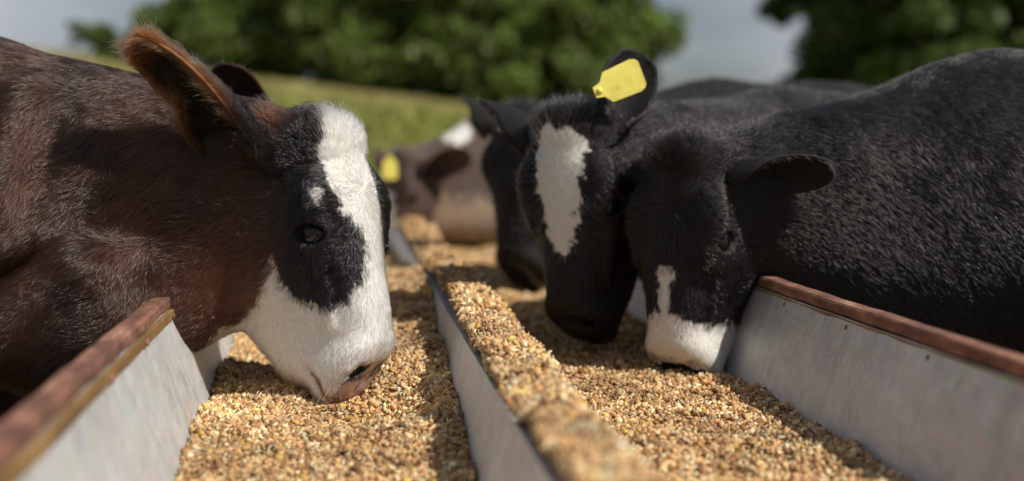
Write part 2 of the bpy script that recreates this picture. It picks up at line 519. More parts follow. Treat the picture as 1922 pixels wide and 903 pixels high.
class Cow:
    """one animal: skeleton -> implicit body -> hide mesh, hair, eyes"""

    def __init__(self, name, fr, s, shoulder, bdir, ears, pattern, fine, coarse, extra=None, ground=0.0, body_len=1.05, legs=True, neck=None):
        self.fr, self.s, self.pattern = fr, s, pattern
        O, r, l, d = fr
        S = np.asarray(shoulder, float)
        bd = np.array([bdir[0], bdir[1], 0.0]); bd /= np.linalg.norm(bd)
        side = np.array([-bd[1], bd[0], 0])
        self.bd = bd
        R = S + bd * body_len
        self.S, self.R = S, R
        top = S[2]
        prims = []
        nk = neck or {}
        c0 = O - d * .085 * s + l * .085 * s
        t0 = O - d * .165 * s + l * .125 * s
        prims.append((c0, S + np.array([0, 0, .10]), .078 * s, .17, .05))
        prims.append((t0, S + np.array([0, 0, -.12]) - bd * .05, .095 * s, .23, .06))
        prims.append((S + np.array([0, 0, -.02]), S + bd * .35 + np.array([0, 0, -.04]), .27, .30, .10))
        prims.append((S + bd * .3 + np.array([0, 0, -.05]), R + np.array([0, 0, -.02]), .30, .27, .10))
        prims.append((R, R + bd * .12 + np.array([0, 0, .06]), .25, .17, .08))
        prims.append((S + np.array([0, 0, -.24]) - bd * .10, S + np.array([0, 0, -.30]) + bd * .25, .13, .19, .08))
        for sg in (-1, 1):     # shoulder blades, hips
            prims.append((S + side * sg * .17 + bd * .02 + np.array([0, 0, .16]), S + side * sg * .25 - bd * .03 + np.array([0, 0, -.16]), .055, .075, .05))
            prims.append((R + side * sg * .15 + np.array([0, 0, .17]), R + side * sg * .21 - bd * .05 + np.array([0, 0, .08]), .05, .05, .06))
        self.feet = []
        if legs:
            zt = top - ground
            for sg in (-1, 1):
                f = S + bd * .12 + side * sg * .15
                e = np.array([f[0], f[1], ground + zt * .62]); kn = np.array([f[0], f[1], ground + .36]) - bd * .01
                fe = np.array([f[0], f[1], ground + .12]); ho = np.array([f[0], f[1], ground + .06]) - bd * .03
                prims += [(e, kn, .085, .048, .05), (kn, fe, .046, .036, .03), (fe, ho, .038, .042, .02)]
                self.feet.append(ho)
                g = R + side * sg * .15
                st = np.array([g[0], g[1], ground + zt * .66]); sti = st - bd * .06 - np.array([0, 0, .12])
                hk = np.array([g[0], g[1], ground + .40]) + bd * .13
                fe = np.array([g[0], g[1], ground + .12]) + bd * .08; ho = np.array([g[0], g[1], ground + .06]) + bd * .05
                prims += [(st, sti, .15, .12, .06), (sti, hk, .11, .045, .05), (hk, fe, .045, .036, .03), (fe, ho, .038, .042, .02)]
                self.feet.append(ho)
            tl = R + bd * .24 + np.array([0, 0, .14])
            prims += [(tl, tl + bd * .06 - np.array([0, 0, .12]), .04, .025, .04), (tl + bd * .06 - np.array([0, 0, .12]), tl + bd * .05 - np.array([0, 0, .62]), .024, .018, .02),
                      (tl + bd * .05 - np.array([0, 0, .58]), tl + bd * .05 - np.array([0, 0, .78]), .030, .012, .02)]
        for e in (extra or []):
            prims.append(e)
        hp = O + np.array([r * x * .13 + l * y + d * z for x in (-1, 1) for y in (-.06, .46) for z in (-.25, .04)]) * s
        flo, fhi = hp.min(0) - .015, hp.max(0) + .015
        allp = np.concatenate([np.stack([np.asarray(p[0]) - max(p[2], p[3]), np.asarray(p[0]) + max(p[2], p[3]), np.asarray(p[1]) - max(p[2], p[3]), np.asarray(p[1]) + max(p[2], p[3])]) for p in prims] + [hp])
        lo, hi = allp.min(0) - .04, allp.max(0) + .04
        ax = [axis_grid(lo[i], hi[i], max(flo[i], lo[i]), min(fhi[i], hi[i]), fine, coarse) for i in range(3)]
        shp = tuple(len(a) for a in ax)
        Fv = np.full(shp, 1.0, dtype=np.float32)
        self.prims = prims
        # each primitive only inside its own box
        for (a, bq, ra, rb, k) in prims:
            a = np.asarray(a); bq = np.asarray(bq); m_ = max(ra, rb) + .16
            l0, h0 = np.minimum(a, bq) - m_, np.maximum(a, bq) + m_
            sls = []
            for i in range(3):
                i0, i1 = np.searchsorted(ax[i], [l0[i], h0[i]])
                sls.append(slice(i0, max(i1, i0 + 1)))
            G = np.stack(np.meshgrid(*[ax[i][sls[i]] for i in range(3)], indexing='ij'), -1)
            sub = Fv[tuple(sls)]
            Fv[tuple(sls)] = smin(sub, cone(G, a, bq, ra, rb), k)
        sls = []
        for i in range(3):
            i0, i1 = np.searchsorted(ax[i], [flo[i] - .05, fhi[i] + .05])
            sls.append(slice(i0, i1))
        G = np.stack(np.meshgrid(*[ax[i][sls[i]] for i in range(3)], indexing='ij'), -1).astype(np.float32)
        sub = Fv[tuple(sls)]
        Fv[tuple(sls)] = smin(sub, head_sdf(G, fr, s, fine < .006).astype(np.float32), .022 * s)
        V, Q = surface_nets(Fv, ax)
        # relax the coarse part a little
        n = len(V)
        E = np.concatenate([Q[:, [0, 1]], Q[:, [1, 2]], Q[:, [2, 3]], Q[:, [3, 0]]])
        deg = np.bincount(E.ravel(), minlength=n).astype(float)
        rr, ll, dd = to_head(V, fr, s)
        lam = np.where((ll > .02) & (ll < .46) & (dd > -.2) & (np.abs(rr) < .12), .25, .6)[:, None]
        for it in range(3):
            A = np.zeros_like(V)
            for c in range(3):
                A[:, c] = np.bincount(E[:, 0], V[E[:, 1], c], n) + np.bincount(E[:, 1], V[E[:, 0], c], n)
            V = V + lam * (A / deg[:, None] - V)
        self.nbody = n
        reg = np.zeros(n); et = np.zeros(n); es = np.zeros(n); ei = np.zeros(n)
        eax = np.zeros((n, 3))
        for e in ears:
            Ve, Fe, tt, ss, inn = ear_mesh(*e)
            Q = np.concatenate([Q, Fe + len(V)])
            V = np.concatenate([V, Ve])
            reg = np.concatenate([reg, np.ones(len(Ve))]); et = np.concatenate([et, tt]); es = np.concatenate([es, ss]); ei = np.concatenate([ei, inn])
            a_ = np.asarray(e[1], float); a_ /= np.linalg.norm(a_)
            eax = np.concatenate([eax, np.tile(a_, (len(Ve), 1))])
        self.V, self.Q, self.reg, self.et, self.es, self.ei, self.eax = V, Q, reg, et, es, ei, eax
        self.base = np.array([S[0] + bd[0] * .5, S[1] + bd[1] * .5, ground])
        self.root = empty(name, self.base)
        skin = pattern(self, V, reg, et, es, ei)
        rr, ll, dd = to_head(V, fr, s)
        wet = (ll > .412) & (dd > -.10) & (dd < -.008) & (np.abs(rr) < .05) & (reg < .5)
        skin = np.concatenate([skin, np.where(wet, .35, 1.0)[:, None]], 1)
        body = mesh_obj('body', V, Q, M_SKIN, self.root, True, skin, 'coat', self.base)
        self.body = body
        nrm = np.zeros(len(V) * 3, dtype=np.float32)
        body.data.vertices.foreach_get('normal', nrm)
        self.N = nrm.reshape(-1, 3)
        for sg in (-1, 1):
            if fine < .02:
                self.eye(sg)
        for f in self.feet:
            self.hoof(f)

    def eye(self, sg):
        O, r, l, d = self.fr
        s = self.s
        c = O + (r * sg * .0725 + l * .172 - d * .036) * s
        V, Fc = uv_ball(24, 16, .0232 * s)
        mesh_obj('eye', V + c, Fc, M_EYE, self.root, True, origin=self.base)

    def lashes(self, sg, count=130, seed=77):
        R = np.random.default_rng(seed + sg)
        O, r, l, d = self.fr
        s = self.s
        a1 = np.array([0, .25, .97]); a1 /= np.linalg.norm(a1)
        pts = np.zeros((count, 5, 3))
        for i in range(count):
            a = R.uniform(-.95, .95)
            lo = i % 4 == 0
            w = .0125 * math.sqrt(1 - a * a) * (1 if lo else -1)
            rr_ = .0235 * math.sqrt(max(.05, 1 - (a * .8) ** 2 - .2))
            loc = np.array([.0735 + rr_ * .95, .172, -.036]) + a1 * a * .0235 + np.array([0, .97, -.25]) * w
            g = np.array([.9, (.75 if lo else .15), a * .5]) + R.normal(0, .12, 3)
            L = R.uniform(.010, .017) * (.6 if lo else 1)
            for k in range(5):
                t = k / 4
                q = loc + g * L * t + np.array([0, (.3 if lo else -.25) * L * t * t, 0])
                pts[i, k] = O + (r * sg * q[0] + l * q[1] + d * q[2]) * s
        return self.curves('eyelashes', pts, np.tile(BLACK, (count, 1)), .00030)

    def whiskers(self, count=90, seed=5):
        R = np.random.default_rng(seed)
        rr, ll, dd = to_head(self.V[:self.nbody], self.fr, self.s)
        ok = np.nonzero((ll > .36) & (ll < .44) & (dd < -.045) & (np.abs(rr) > .015))[0]
        i = R.choice(ok, count)
        P, N = self.V[i], self.N[i]
        L = R.uniform(.015, .036, count)[:, None]
        dr = N + np.array([0, 0, -.35]) + R.normal(0, .25, (count, 3))
        pts = np.stack([P + dr * L * t + np.array([0, 0, -.35]) * L * t * t for t in np.linspace(0, 1, 5)], 1)
        return self.curves('whiskers', pts, np.tile(WHITE * .9, (count, 1)), .00022)

    def curves(self, name, pts, col, radius):
        count, npts = pts.shape[:2]
        cv = bpy.data.hair_curves.new(name)
        cv.add_curves([npts] * count)
        cv.position_data.foreach_set('vector', (pts - self.base).astype(np.float32).ravel())
        ra = cv.attributes.get('radius') or cv.attributes.new('radius', 'FLOAT', 'POINT')
        prof = np.interp(np.linspace(0, 1, npts), [0, .5, 1], [1, .85, .15])
        ra.data.foreach_set('value', np.tile(prof * radius, count).astype(np.float32))
        ca = cv.attributes.new('coat', 'FLOAT_COLOR', 'CURVE')
        c4 = np.ones((count, 4), dtype=np.float32); c4[:, :3] = col
        ca.data.foreach_set('color', c4.ravel())
        cv.materials.append(M_HAIR)
        o = bpy.data.objects.new(name, cv)
        COL.objects.link(o)
        o.parent = self.root
        return o

    def hoof(self, p):
        g = self.base[2]
        V, Fc = [], []
        f = -self.bd
        sd = np.array([-f[1], f[0], 0])
        for z, rx, ry, off in ((0, .050, .064, .012), (.03, .047, .058, .008), (.075, .040, .042, 0)):
            for k in range(12):
                a = k * math.pi / 6
                V.append(np.array([p[0], p[1], g + z]) + f * (math.cos(a) * ry + off) + sd * math.sin(a) * rx)
        for q in range(2):
            for k in range(12):
                Fc.append((q * 12 + k, q * 12 + (k + 1) % 12, q * 12 + 12 + (k + 1) % 12, q * 12 + 12 + k))
        Fc.append(tuple(range(24, 36)))
        Fc.append(tuple(range(11, -1, -1)))
        mesh_obj('hoof', V, Fc, M_HOOF, self.root, False, origin=self.base)

    def flow(self, P, reg, eax):
        """the lie of the coat: outward from a whorl on the forehead, then back and down over neck and body"""
        O, r, l, d = self.fr
        q = P - (O + (l * .12 + d * .02) * self.s)
        rr, ll, dd = to_head(P, self.fr, self.s)
        rad = q / (np.linalg.norm(q, axis=1)[:, None] + 1e-6)
        back = self.bd * .8 + np.array([0, 0, -.55])
        hw = np.clip((dd + .26) / .14, 0, 1) * np.clip((ll + .08) / .08, 0, 1)
        hw = hw[:, None]
        v = rad * hw + back[None] * (1 - hw)
        v = np.where(reg[:, None] > .5, eax * .9 + np.array([0, 0, -.15]), v)
        return v

    def hair(self, count, dens=None, length=None, radius=.00028, seed=1, clump=.45, name='coat', npts=5, wave=(.42, .38)):
        R = np.random.default_rng(seed)
        T = tri_split(self.Q)
        V = self.V
        A = .5 * np.linalg.norm(np.cross(V[T[:, 1]] - V[T[:, 0]], V[T[:, 2]] - V[T[:, 0]]), axis=1)
        C = V[T].mean(1)
        rg = self.reg[T[:, 0]]
        w = A * (dens(self, C, rg) if dens is not None else 1)
        w /= w.sum()
        ti = R.choice(len(T), count, p=w)
        u = R.random(count); v = R.random(count)
        f = u + v > 1; u[f] = 1 - u[f]; v[f] = 1 - v[f]
        bc = np.stack([1 - u - v, u, v], 1)[:, :, None]
        tri = T[ti]
        P = (V[tri] * bc).sum(1)
        N = (self.N[tri] * bc).sum(1); N /= np.linalg.norm(N, axis=1)[:, None] + 1e-9
        mixv = lambda a: (a[tri] * bc[:, :, 0]).sum(1)
        reg = self.reg[tri[:, 0]]
        et, es = mixv(self.et), mixv(self.es)
        ei = self.ei[tri[:, 0]]
        eax = self.eax[tri[:, 0]]
        fl = self.flow(P, reg, eax)
        tw = np.stack([fnoise(P, 9, 11 + seed), fnoise(P, 9, 12 + seed), fnoise(P, 9, 13 + seed)], 1)
        tw2 = np.stack([fnoise(P, 38, 21 + seed, 2), fnoise(P, 38, 22 + seed, 2), fnoise(P, 38, 23 + seed, 2)], 1)
        fl = fl + wave[0] * tw + wave[1] * tw2 + .16 * R.normal(size=P.shape)
        fl -= N * (fl * N).sum(1)[:, None]
        fl /= np.linalg.norm(fl, axis=1)[:, None] + 1e-9
        Ln, lift = length(self, P, reg, et, es, ei)
        Ln = Ln * R.uniform(.6, 1.25, count)
        # clumps
        key = np.floor((P + .004 * tw2) / .009).astype(np.int64)
        kk = key[:, 0] * 73856093 ^ key[:, 1] * 19349663 ^ key[:, 2] * 83492791
        _, inv = np.unique(kk, return_inverse=True)
        cn = np.bincount(inv).astype(float)
        G = np.stack([np.bincount(inv, P[:, c]) / cn for c in range(3)], 1)[inv]
        pts = np.zeros((count, npts, 3))
        lf = lift * R.uniform(.6, 1.4, count)
        for k in range(npts):
            t = k / (npts - 1)
            up = np.sin(t * math.pi * .5) * lf * (1 - .35 * t)
            off = fl * (Ln * t)[:, None] + N * (Ln * up)[:, None]
            off[:, 2] -= Ln * .10 * t * t
            pts[:, k] = P + off + (G - P) * (clump * t * t)[..., None] if np.ndim(clump) else P + off + (G - P) * (clump * t ** 1.5)
        col = self.pattern(self, P + .004 * R.normal(size=P.shape), reg, et, es, ei, True)
        col = col * np.exp(R.normal(0, .22, count))[:, None]
        col = np.clip(col, .002, .93)
        return self.curves(name, pts, col, radius)


def uv_ball(nu, nv, r):
    V = [(0, 0, r)]
    for j in range(1, nv):
        th = math.pi * j / nv
        for i in range(nu):
            a = 2 * math.pi * i / nu
            V.append((r * math.sin(th) * math.cos(a), r * math.sin(th) * math.sin(a), r * math.cos(th)))
    V.append((0, 0, -r))
    Fc = []
    for i in range(nu):
        Fc.append((0, 1 + i, 1 + (i + 1) % nu))
    for j in range(nv - 2):
        for i in range(nu):
            a = 1 + j * nu + i; b2 = 1 + j * nu + (i + 1) % nu
            Fc.append((a, a + nu, b2 + nu, b2))
    e = len(V) - 1; s = 1 + (nv - 2) * nu
    for i in range(nu):
        Fc.append((s + i, e, s + (i + 1) % nu))
    return np.array(V), Fc


BLACK = np.array([.0065, .006, .0062])
UMBER = np.array([.0145, .0088, .0072])
BROWN = np.array([.066, .024, .0135])
RUSSET = np.array([.27, .105, .042])  # ear edge hair, lightened to look sunlit
WHITE = np.array([.60, .585, .56])
CREAM = np.array([.66, .54, .41])
PINK = np.array([.40, .26, .235])


# ------------------------------------------------------------------ ground
def terrain(x, y):
    t = np.clip((y - 7) / 23, 0, 1); t = t * t * (3 - 2 * t)
    return t * (2.02 - .125 * np.clip(x, -9, 12)) + .03 * np.sin(x * .9 + 1) * np.sin(y * .7) * np.clip((y - 6) / 6, 0, 1)


gx = np.concatenate([np.linspace(-900, -30, 14), np.linspace(-27, 30, 58), np.linspace(35, 900, 14)])
gy = np.concatenate([np.linspace(-300, -6, 8), np.linspace(-4, 45, 70), np.linspace(50, 1500, 16)])
GX, GY = np.meshgrid(gx, gy, indexing='ij')
GV = np.stack([GX, GY, terrain(GX, GY)], -1).reshape(-1, 3)
ny = len(gy)
ii, jj = np.meshgrid(np.arange(len(gx) - 1), np.arange(ny - 1), indexing='ij')
p0 = (ii * ny + jj).ravel()
gm = noise_mat('pasture_soil', [(0.3, (0.14, 0.17, 0.04)), (0.5, (0.20, 0.25, 0.05)), (0.72, (0.30, 0.26, 0.10))], 0.35, 8, 0.95, 0, 0.7, 6, 0.05)
g = mesh_obj('ground', GV, np.stack([p0, p0 + ny, p0 + ny + 1, p0 + 1], 1), gm, None, True)
tag(g, kind='structure')
# trodden earth around the trough
ex = np.linspace(-4, 5, 46); ey = np.linspace(-2, 9.5, 58)
EX, EY = np.meshgrid(ex, ey, indexing='ij')
edge = np.minimum.reduce([EX + 4, 5 - EX, EY + 2, 9.5 - EY])
EZ = terrain(EX, EY) + np.clip(edge, -1, .5) * .03 + .006 + .012 * np.sin(EX * 7.1 + EY * 3) * np.sin(EY * 5.3 - EX * 2)
EV = np.stack([EX, EY, EZ], -1).reshape(-1, 3)
ii, jj = np.meshgrid(np.arange(45), np.arange(57), indexing='ij'); p0 = (ii * 58 + jj).ravel()
tag(mesh_obj('ground_feedlot', EV, np.stack([p0, p0 + 58, p0 + 59, p0 + 1], 1), M_EARTH, None, True), kind='structure')

# grass on the slope: too many blades to count
R = np.random.default_rng(5)
nb = 90000
gy_ = 7.5 + 26 * R.random(nb) ** 1.3
gx_ = (R.random(nb) - .42) * (7 + gy_ * .85)
keep = (np.abs(gx_) < 40)
gx_, gy_ = gx_[keep], gy_[keep]; nb = len(gx_)
gz_ = terrain(gx_, gy_)
hgt = R.uniform(.10, .26, nb); wd_ = R.uniform(.012, .028, nb) * (1 + gy_ / 14)
an = R.uniform(0, 6.28, nb); ln = R.normal(0, .09, (nb, 2))
b0 = np.stack([gx_ - np.cos(an) * wd_, gy_ - np.sin(an) * wd_, gz_ - .01], 1)
b1 = np.stack([gx_ + np.cos(an) * wd_, gy_ + np.sin(an) * wd_, gz_ - .01], 1)
b2 = np.stack([gx_ + ln[:, 0], gy_ + ln[:, 1], gz_ + hgt], 1)
GVv = np.stack([b0, b1, b2], 1).reshape(-1, 3)
dry = np.clip((gy_ - 21) / 6, 0, 1) * .75 + .25 * (R.random(nb) < .25)
gc = lerp(np.array([.30, .33, .075]), np.array([.54, .45, .22]), np.clip(dry + .12 * R.normal(size=nb), 0, 1)[:, None]) * R.uniform(.6, 1.3, nb)[:, None]
tag(mesh_obj('grass', GVv, np.arange(nb * 3).reshape(-1, 3), M_GRASS, None, False, np.repeat(gc, 3, 0), 'leaf'),
    'short summer grass growing over the slope behind the cattle', 'grass', kind='stuff')


# ------------------------------------------------------------------ trees
def tube(pts, rad, sides=7):
    pts = [np.asarray(p, float) for p in pts]
    V, Fc = [], []
    for i, p in enumerate(pts):
        t = pts[min(i + 1, len(pts) - 1)] - pts[max(i - 1, 0)]
        t /= np.linalg.norm(t)
        u = np.cross(t, (0.3, 0.2, .1) if abs(t[2]) > .7 else (0, 0, 1)); u /= np.linalg.norm(u)
        w = np.cross(t, u)
        for k in range(sides):
            a = 2 * math.pi * k / sides
            V.append(p + rad[i] * (math.cos(a) * u + math.sin(a) * w))
    for i in range(len(pts) - 1):
        for k in range(sides):
            a = i * sides + k; b = i * sides + (k + 1) % sides
            Fc.append((a, b, b + sides, a + sides))
    Fc.append(tuple(range((len(pts) - 1) * sides, len(pts) * sides)))
    return V, Fc


def make_tree(seed, hgt, rad, base_frac, nleaf, tint, size):
    R = np.random.default_rng(seed)
    root = empty('tree', (0, 0, 0))
    V, Fc = [], []
    tips = []

    def add(pts, rd, sides=7):
        v, f = tube(pts, rd, sides)
        o = len(V)
        V.extend(v); Fc.extend([tuple(i + o for i in q) for q in f])
    tr = [np.array([.10 * R.normal() * k, .10 * R.normal() * k, hgt * .8 * k / 6 - (.3 if k == 0 else 0)]) for k in range(7)]
    add(tr, [hgt * .030 * (1 - .8 * k / 6) for k in range(7)], 9)
    nl = 13
    for k in range(nl):
        f = base_frac + (.82 - base_frac) * k / (nl - 1)
        s = np.array([np.interp(f, np.linspace(0, .8, 7), [t[i] for t in tr]) for i in range(3)])
        a = k * 2.4 + R.normal() * .3
        reach = rad * math.sqrt(max(.12, 1 - ((f - .52) / .55) ** 2)) * R.uniform(.7, 1.05)
        e = s + np.array([math.cos(a) * reach, math.sin(a) * reach, hgt * R.uniform(.04, .17)])
        mid = (s + e) / 2 + np.array([0, 0, .06 * hgt])
        add([s, mid, e], [hgt * .011, hgt * .007, hgt * .002], 6)
        tips += [e, mid, (mid + e) / 2 + R.normal(size=3) * rad * .2]
    tips.append(tr[-1] + np.array([0, 0, hgt * .1])); tips.append(tr[-1])
    mesh_obj('trunk', V, Fc, M_BARK, root, True)
    tips = np.array(tips)
    ci = R.integers(0, len(tips), 70)
    cc = tips[ci] + R.normal(size=(70, 3)) * rad * .22
    li = R.integers(0, 70, nleaf)
    cr_ = rad * R.uniform(.16, .36, 70)
    dirs = R.normal(size=(nleaf, 3)); dirs /= np.linalg.norm(dirs, axis=1)[:, None]
    C = cc[li] + dirs * (cr_[li] * R.random(nleaf) ** .45)[:, None] * np.array([1.15, 1.15, .8])
    C[:, 2] = np.maximum(C[:, 2], hgt * base_frac * .35)
    n1 = R.normal(size=(nleaf, 3)) + np.array([0, 0, .5]); n1 /= np.linalg.norm(n1, axis=1)[:, None]
    t1 = np.cross(n1, R.normal(size=(nleaf, 3))); t1 /= np.linalg.norm(t1, axis=1)[:, None]
    t2 = np.cross(n1, t1)
    sz = (size * R.uniform(.6, 1.3, nleaf))[:, None]
    q = np.stack([C - t1 * sz, C - t2 * sz * .45 + n1 * sz * .12, C + t1 * sz, C + t2 * sz * .45 + n1 * sz * .12], 1).reshape(-1, 3)
    clump = np.exp(R.normal(0, .28, 70))[li]
    c = np.array(tint)[None] * (clump * np.exp(R.normal(0, .25, nleaf)))[:, None]
    mesh_obj('crown', q, np.arange(nleaf * 4).reshape(-1, 4), M_LEAF, root, False, np.repeat(c, 4, 0), 'leaf')
    return root


def copy_tree(o, loc, rz, sc):
    c = o.copy(); COL.objects.link(c)
    c.location = loc; c.rotation_euler = (0, 0, rz); c.scale = (sc, sc, sc)
    for ch in o.children:
        d = ch.copy(); COL.objects.link(d); d.parent = c
    return c


protos = [make_tree(61, 8.5, 2.7, .08, 15000, (.10, .155, .036), .26), make_tree(62, 7.8, 2.5, .06, 15000, (.080, .135, .038), .25),
          make_tree(63, 9.2, 2.8, .09, 15000, (.12, .175, .036), .26), make_tree(64, 3.2, 1.9, .02, 9000, (.12, .17, .035), .17)]
TREES = [  # prototype, x, y, scale, turn, label
    (0, -.5, 32.5, .92, .3, 'broad leafy tree at the edge of the wood next to the open sky'),
    (1, 0.5, 33.5, 1.05, 1.1, 'dark leafy tree rising straight behind the feeding heifer'),
    (2, 2.9, 32.5, .95, 2.0, 'green leafy tree behind the white faced heifer and the grass slope'),
    (1, 5.1, 33.0, .92, 4.0, 'leafy tree above the black cattle, last before the gap of sky'),
    (0, 1.6, 38.5, 1.15, 2.2, 'tall tree deep in the wood behind the front row'),
    (2, .2, 38.0, 1.1, 5.2, 'tall tree deep in the wood near the open sky'),
    (1, 4.3, 38.5, 1.1, .7, 'tall tree deep in the wood above the black cattle'),
    (2, 7.0, 34.0, .9, 1.9, 'leafy tree at the end of the wood beside the gap of sky'),
    (0, 16.0, 31.0, 1.0, 3.3, 'leafy tree beyond the gap of sky, over the near black cow'),
    (2, 19.0, 31.5, 1.05, 1.3, 'leafy tree in the far corner over the near black cow'),
    (1, 22.0, 32.5, 1.1, 2.6, 'dark leafy tree at the edge of the picture over the black cow'),
    (1, 16.8, 35.5, .95, 5.0, 'tree standing behind the others beyond the gap of sky'),
]
BUSHES = [(-5.2, 27.5, .27, .2, 'sunlit yellow green bush below the open sky'), (-1.4, 30, .8, 1.5, 'low bush at the foot of the wood by the ear of the heifer'),
          (.6, 30, .85, 2.5, 'low bush at the foot of the wood behind the heifer'), (2.6, 30.2, .9, 3.1, 'low bush under the trees above the grass slope'),
          (4.4, 30.4, .9, 4.4, 'low bush under the trees above the black cattle'), (6.4, 31, .9, .9, 'low bush at the end of the wood by the gap of sky'),
          (-2.3, 31, .85, 3.7, 'dense bush closing the gap between the first trees'), (1.6, 31.5, .9, 5.5, 'dense bush between the trunks straight behind the heifer'),
          (-4.35, 28.5, .36, 2.2, 'small bush joining the sunlit bush to the wood'),
          (-3.3, 30, .62, 5.0, 'low bush at the wood edge below the open sky')]
used = set()
for k, x, y, sc_, rz, lab in TREES:
    loc = (x, y, float(terrain(np.array(x), np.array(y))) - .05)
    if k in used:
        t = copy_tree(protos[k], loc, rz, sc_)
    else:
        t = protos[k]; t.location = loc; t.rotation_euler = (0, 0, rz); t.scale = (sc_,) * 3; used.add(k)
    tag(t, lab, 'tree', 'trees behind the pasture')
for i, (x, y, sc_, rz, lab) in enumerate(BUSHES):
    loc = (x, y, float(terrain(np.array(x), np.array(y))) - .05)
    if i:
        t = copy_tree(protos[3], loc, rz, sc_)
    else:
        t = protos[3]; t.location = loc; t.rotation_euler = (0, 0, rz); t.scale = (sc_,) * 3
    t.name = 'bush'
    tag(t, lab, 'bush', 'bushes at the foot of the wood')

# ------------------------------------------------------------------ the double feed trough
trough = empty('feed_trough', (.2, 3.6, 0))
tag(trough, 'long galvanised steel double feed trough with rusted iron rim full of feed', 'trough')
TO = (.2, 3.6, 0)
Y0, Y1 = .38, 8.2
T_ = .003


def sheet(name, pts, y0, y1, mat, th=T_):
    """bent sheet: a polyline of (x, z) with a thickness, drawn out along y"""
    pts = [np.array(p) for p in pts]
    off = []
    for i in range(len(pts)):
        d = pts[min(i + 1, len(pts) - 1)] - pts[max(i - 1, 0)]
        d /= np.linalg.norm(d)
        off.append(pts[i] + np.array([-d[1], d[0]]) * -th)
    V, Fc = prism([tuple(p) for p in pts] + [tuple(p) for p in off[::-1]], y0, y1)
    return mesh_obj(name, V, Fc, mat, trough, False, origin=TO)


def bar(name, x0, x1, z0, z1, y0, y1, mat, bev=.003, wob=0.0, parent=None, seed=0):
    prof = [(x0 + bev, z0), (x1 - bev, z0), (x1, z0 + bev), (x1, z1 - bev), (x1 - bev, z1), (x0 + bev, z1), (x0, z1 - bev), (x0, z0 + bev)]
    n = max(2, int((y1 - y0) / .05)) if wob else 2
    ys = np.linspace(y0, y1, n)
    R = np.random.default_rng(seed)
    V, Fc = [], []
    for i, y in enumerate(ys):
        a, b = R.normal(0, wob, 2) if wob else (0, 0)
        V += [(x + a, y, z + b) for x, z in prof]
    for i in range(n - 1):
        for k in range(8):
            Fc.append((i * 8 + k, i * 8 + (k + 1) % 8, i * 8 + 8 + (k + 1) % 8, i * 8 + 8 + k))
    Fc.append(tuple(range(8))[::-1]); Fc.append(tuple(range((n - 1) * 8, n * 8)))
    return mesh_obj(name, V, Fc, mat, parent or trough, False, origin=TO)


XL = lambda z: -.256 + (.68 - z) * .35
XD = lambda z: .178 - (.65 - z) * .23
cuts = [Y0, 2.30, 4.25, 6.2, Y1]
for i in range(4):
    a, b = cuts[i] + .0015, cuts[i + 1] - .0015
    sheet('side_panel', [(XL(.70), .70), (XL(.42), .42)], a, b, M_GALV)
    sheet('side_panel', [(.602, .42), (.70, .70)], a, b, M_GALV)
    sheet('bottom_panel', [(XL(.42) + .001, .419), (XD(.42) - .001, .419)], a, b, M_GALV)
    sheet('bottom_panel', [(.302, .419), (.600, .419)], a, b, M_GALV)
    sheet('divider_panel', [(XD(.42), .42), (.178, .650), (.238, .650), (.300, .42)], a, b, M_GALV)
for (x0, x1, sg) in ((-.287, -.259, 1), (.703, .731, -1)):
    for i in range(2):
        a, b = (Y0 - .02, 4.25) if i == 0 else (4.253, Y1 + .02)
        bar('rim_rail', x0, x1, .700, .718, a, b, M_RUST, .003, .0005, seed=i + int(x0 * 100) + 50)
bar('flange_strip', -.2615, -.2545, .684, .699, Y0, Y1, M_OCHRE, .001, .0004, seed=9)
bar('flange_strip', .6985, .7015, .676, .699, Y0, Y1, M_OCHRE, .001, .0004, seed=10)
for yy in np.arange(.62, 3.6, .235):      # bolt heads holding the panels to the flange
    Vb, Fb = uv_ball(8, 5, .0055)
    mesh_obj('bolt', Vb * np.array([.6, 1, 1]) + np.array([-.2535, yy, .690]), Fb, M_RUST, trough, True, origin=TO)
    mesh_obj('bolt', Vb * np.array([.6, 1, 1]) + np.array([.6975, yy, .687]), Fb, M_RUST, trough, True, origin=TO)
for yy in (.6, 2.6, 4.6, 6.6, 8.0):
    for (x0, x1) in ((-.315, -.275), (.72, .76)):
        bar('leg', x0, x1, 0, .699, yy, yy + .04, M_RUST, .003)
    bar('cross_bar', -.274, .719, .36, .40, yy, yy + .04, M_RUST, .003)
for yy in (Y0 - .004, Y1 + .001):
    V, Fc = prism([(XL(.42), .418), (.602, .418), (.70, .699), (XL(.70), .699)], yy, yy + .003)
    mesh_obj('end_plate', V, Fc, M_GALV, trough, False, origin=TO)


# ------------------------------------------------------------------ feed
def bump(x, c, s):
    return np.exp(-((x - c) / s) ** 2)


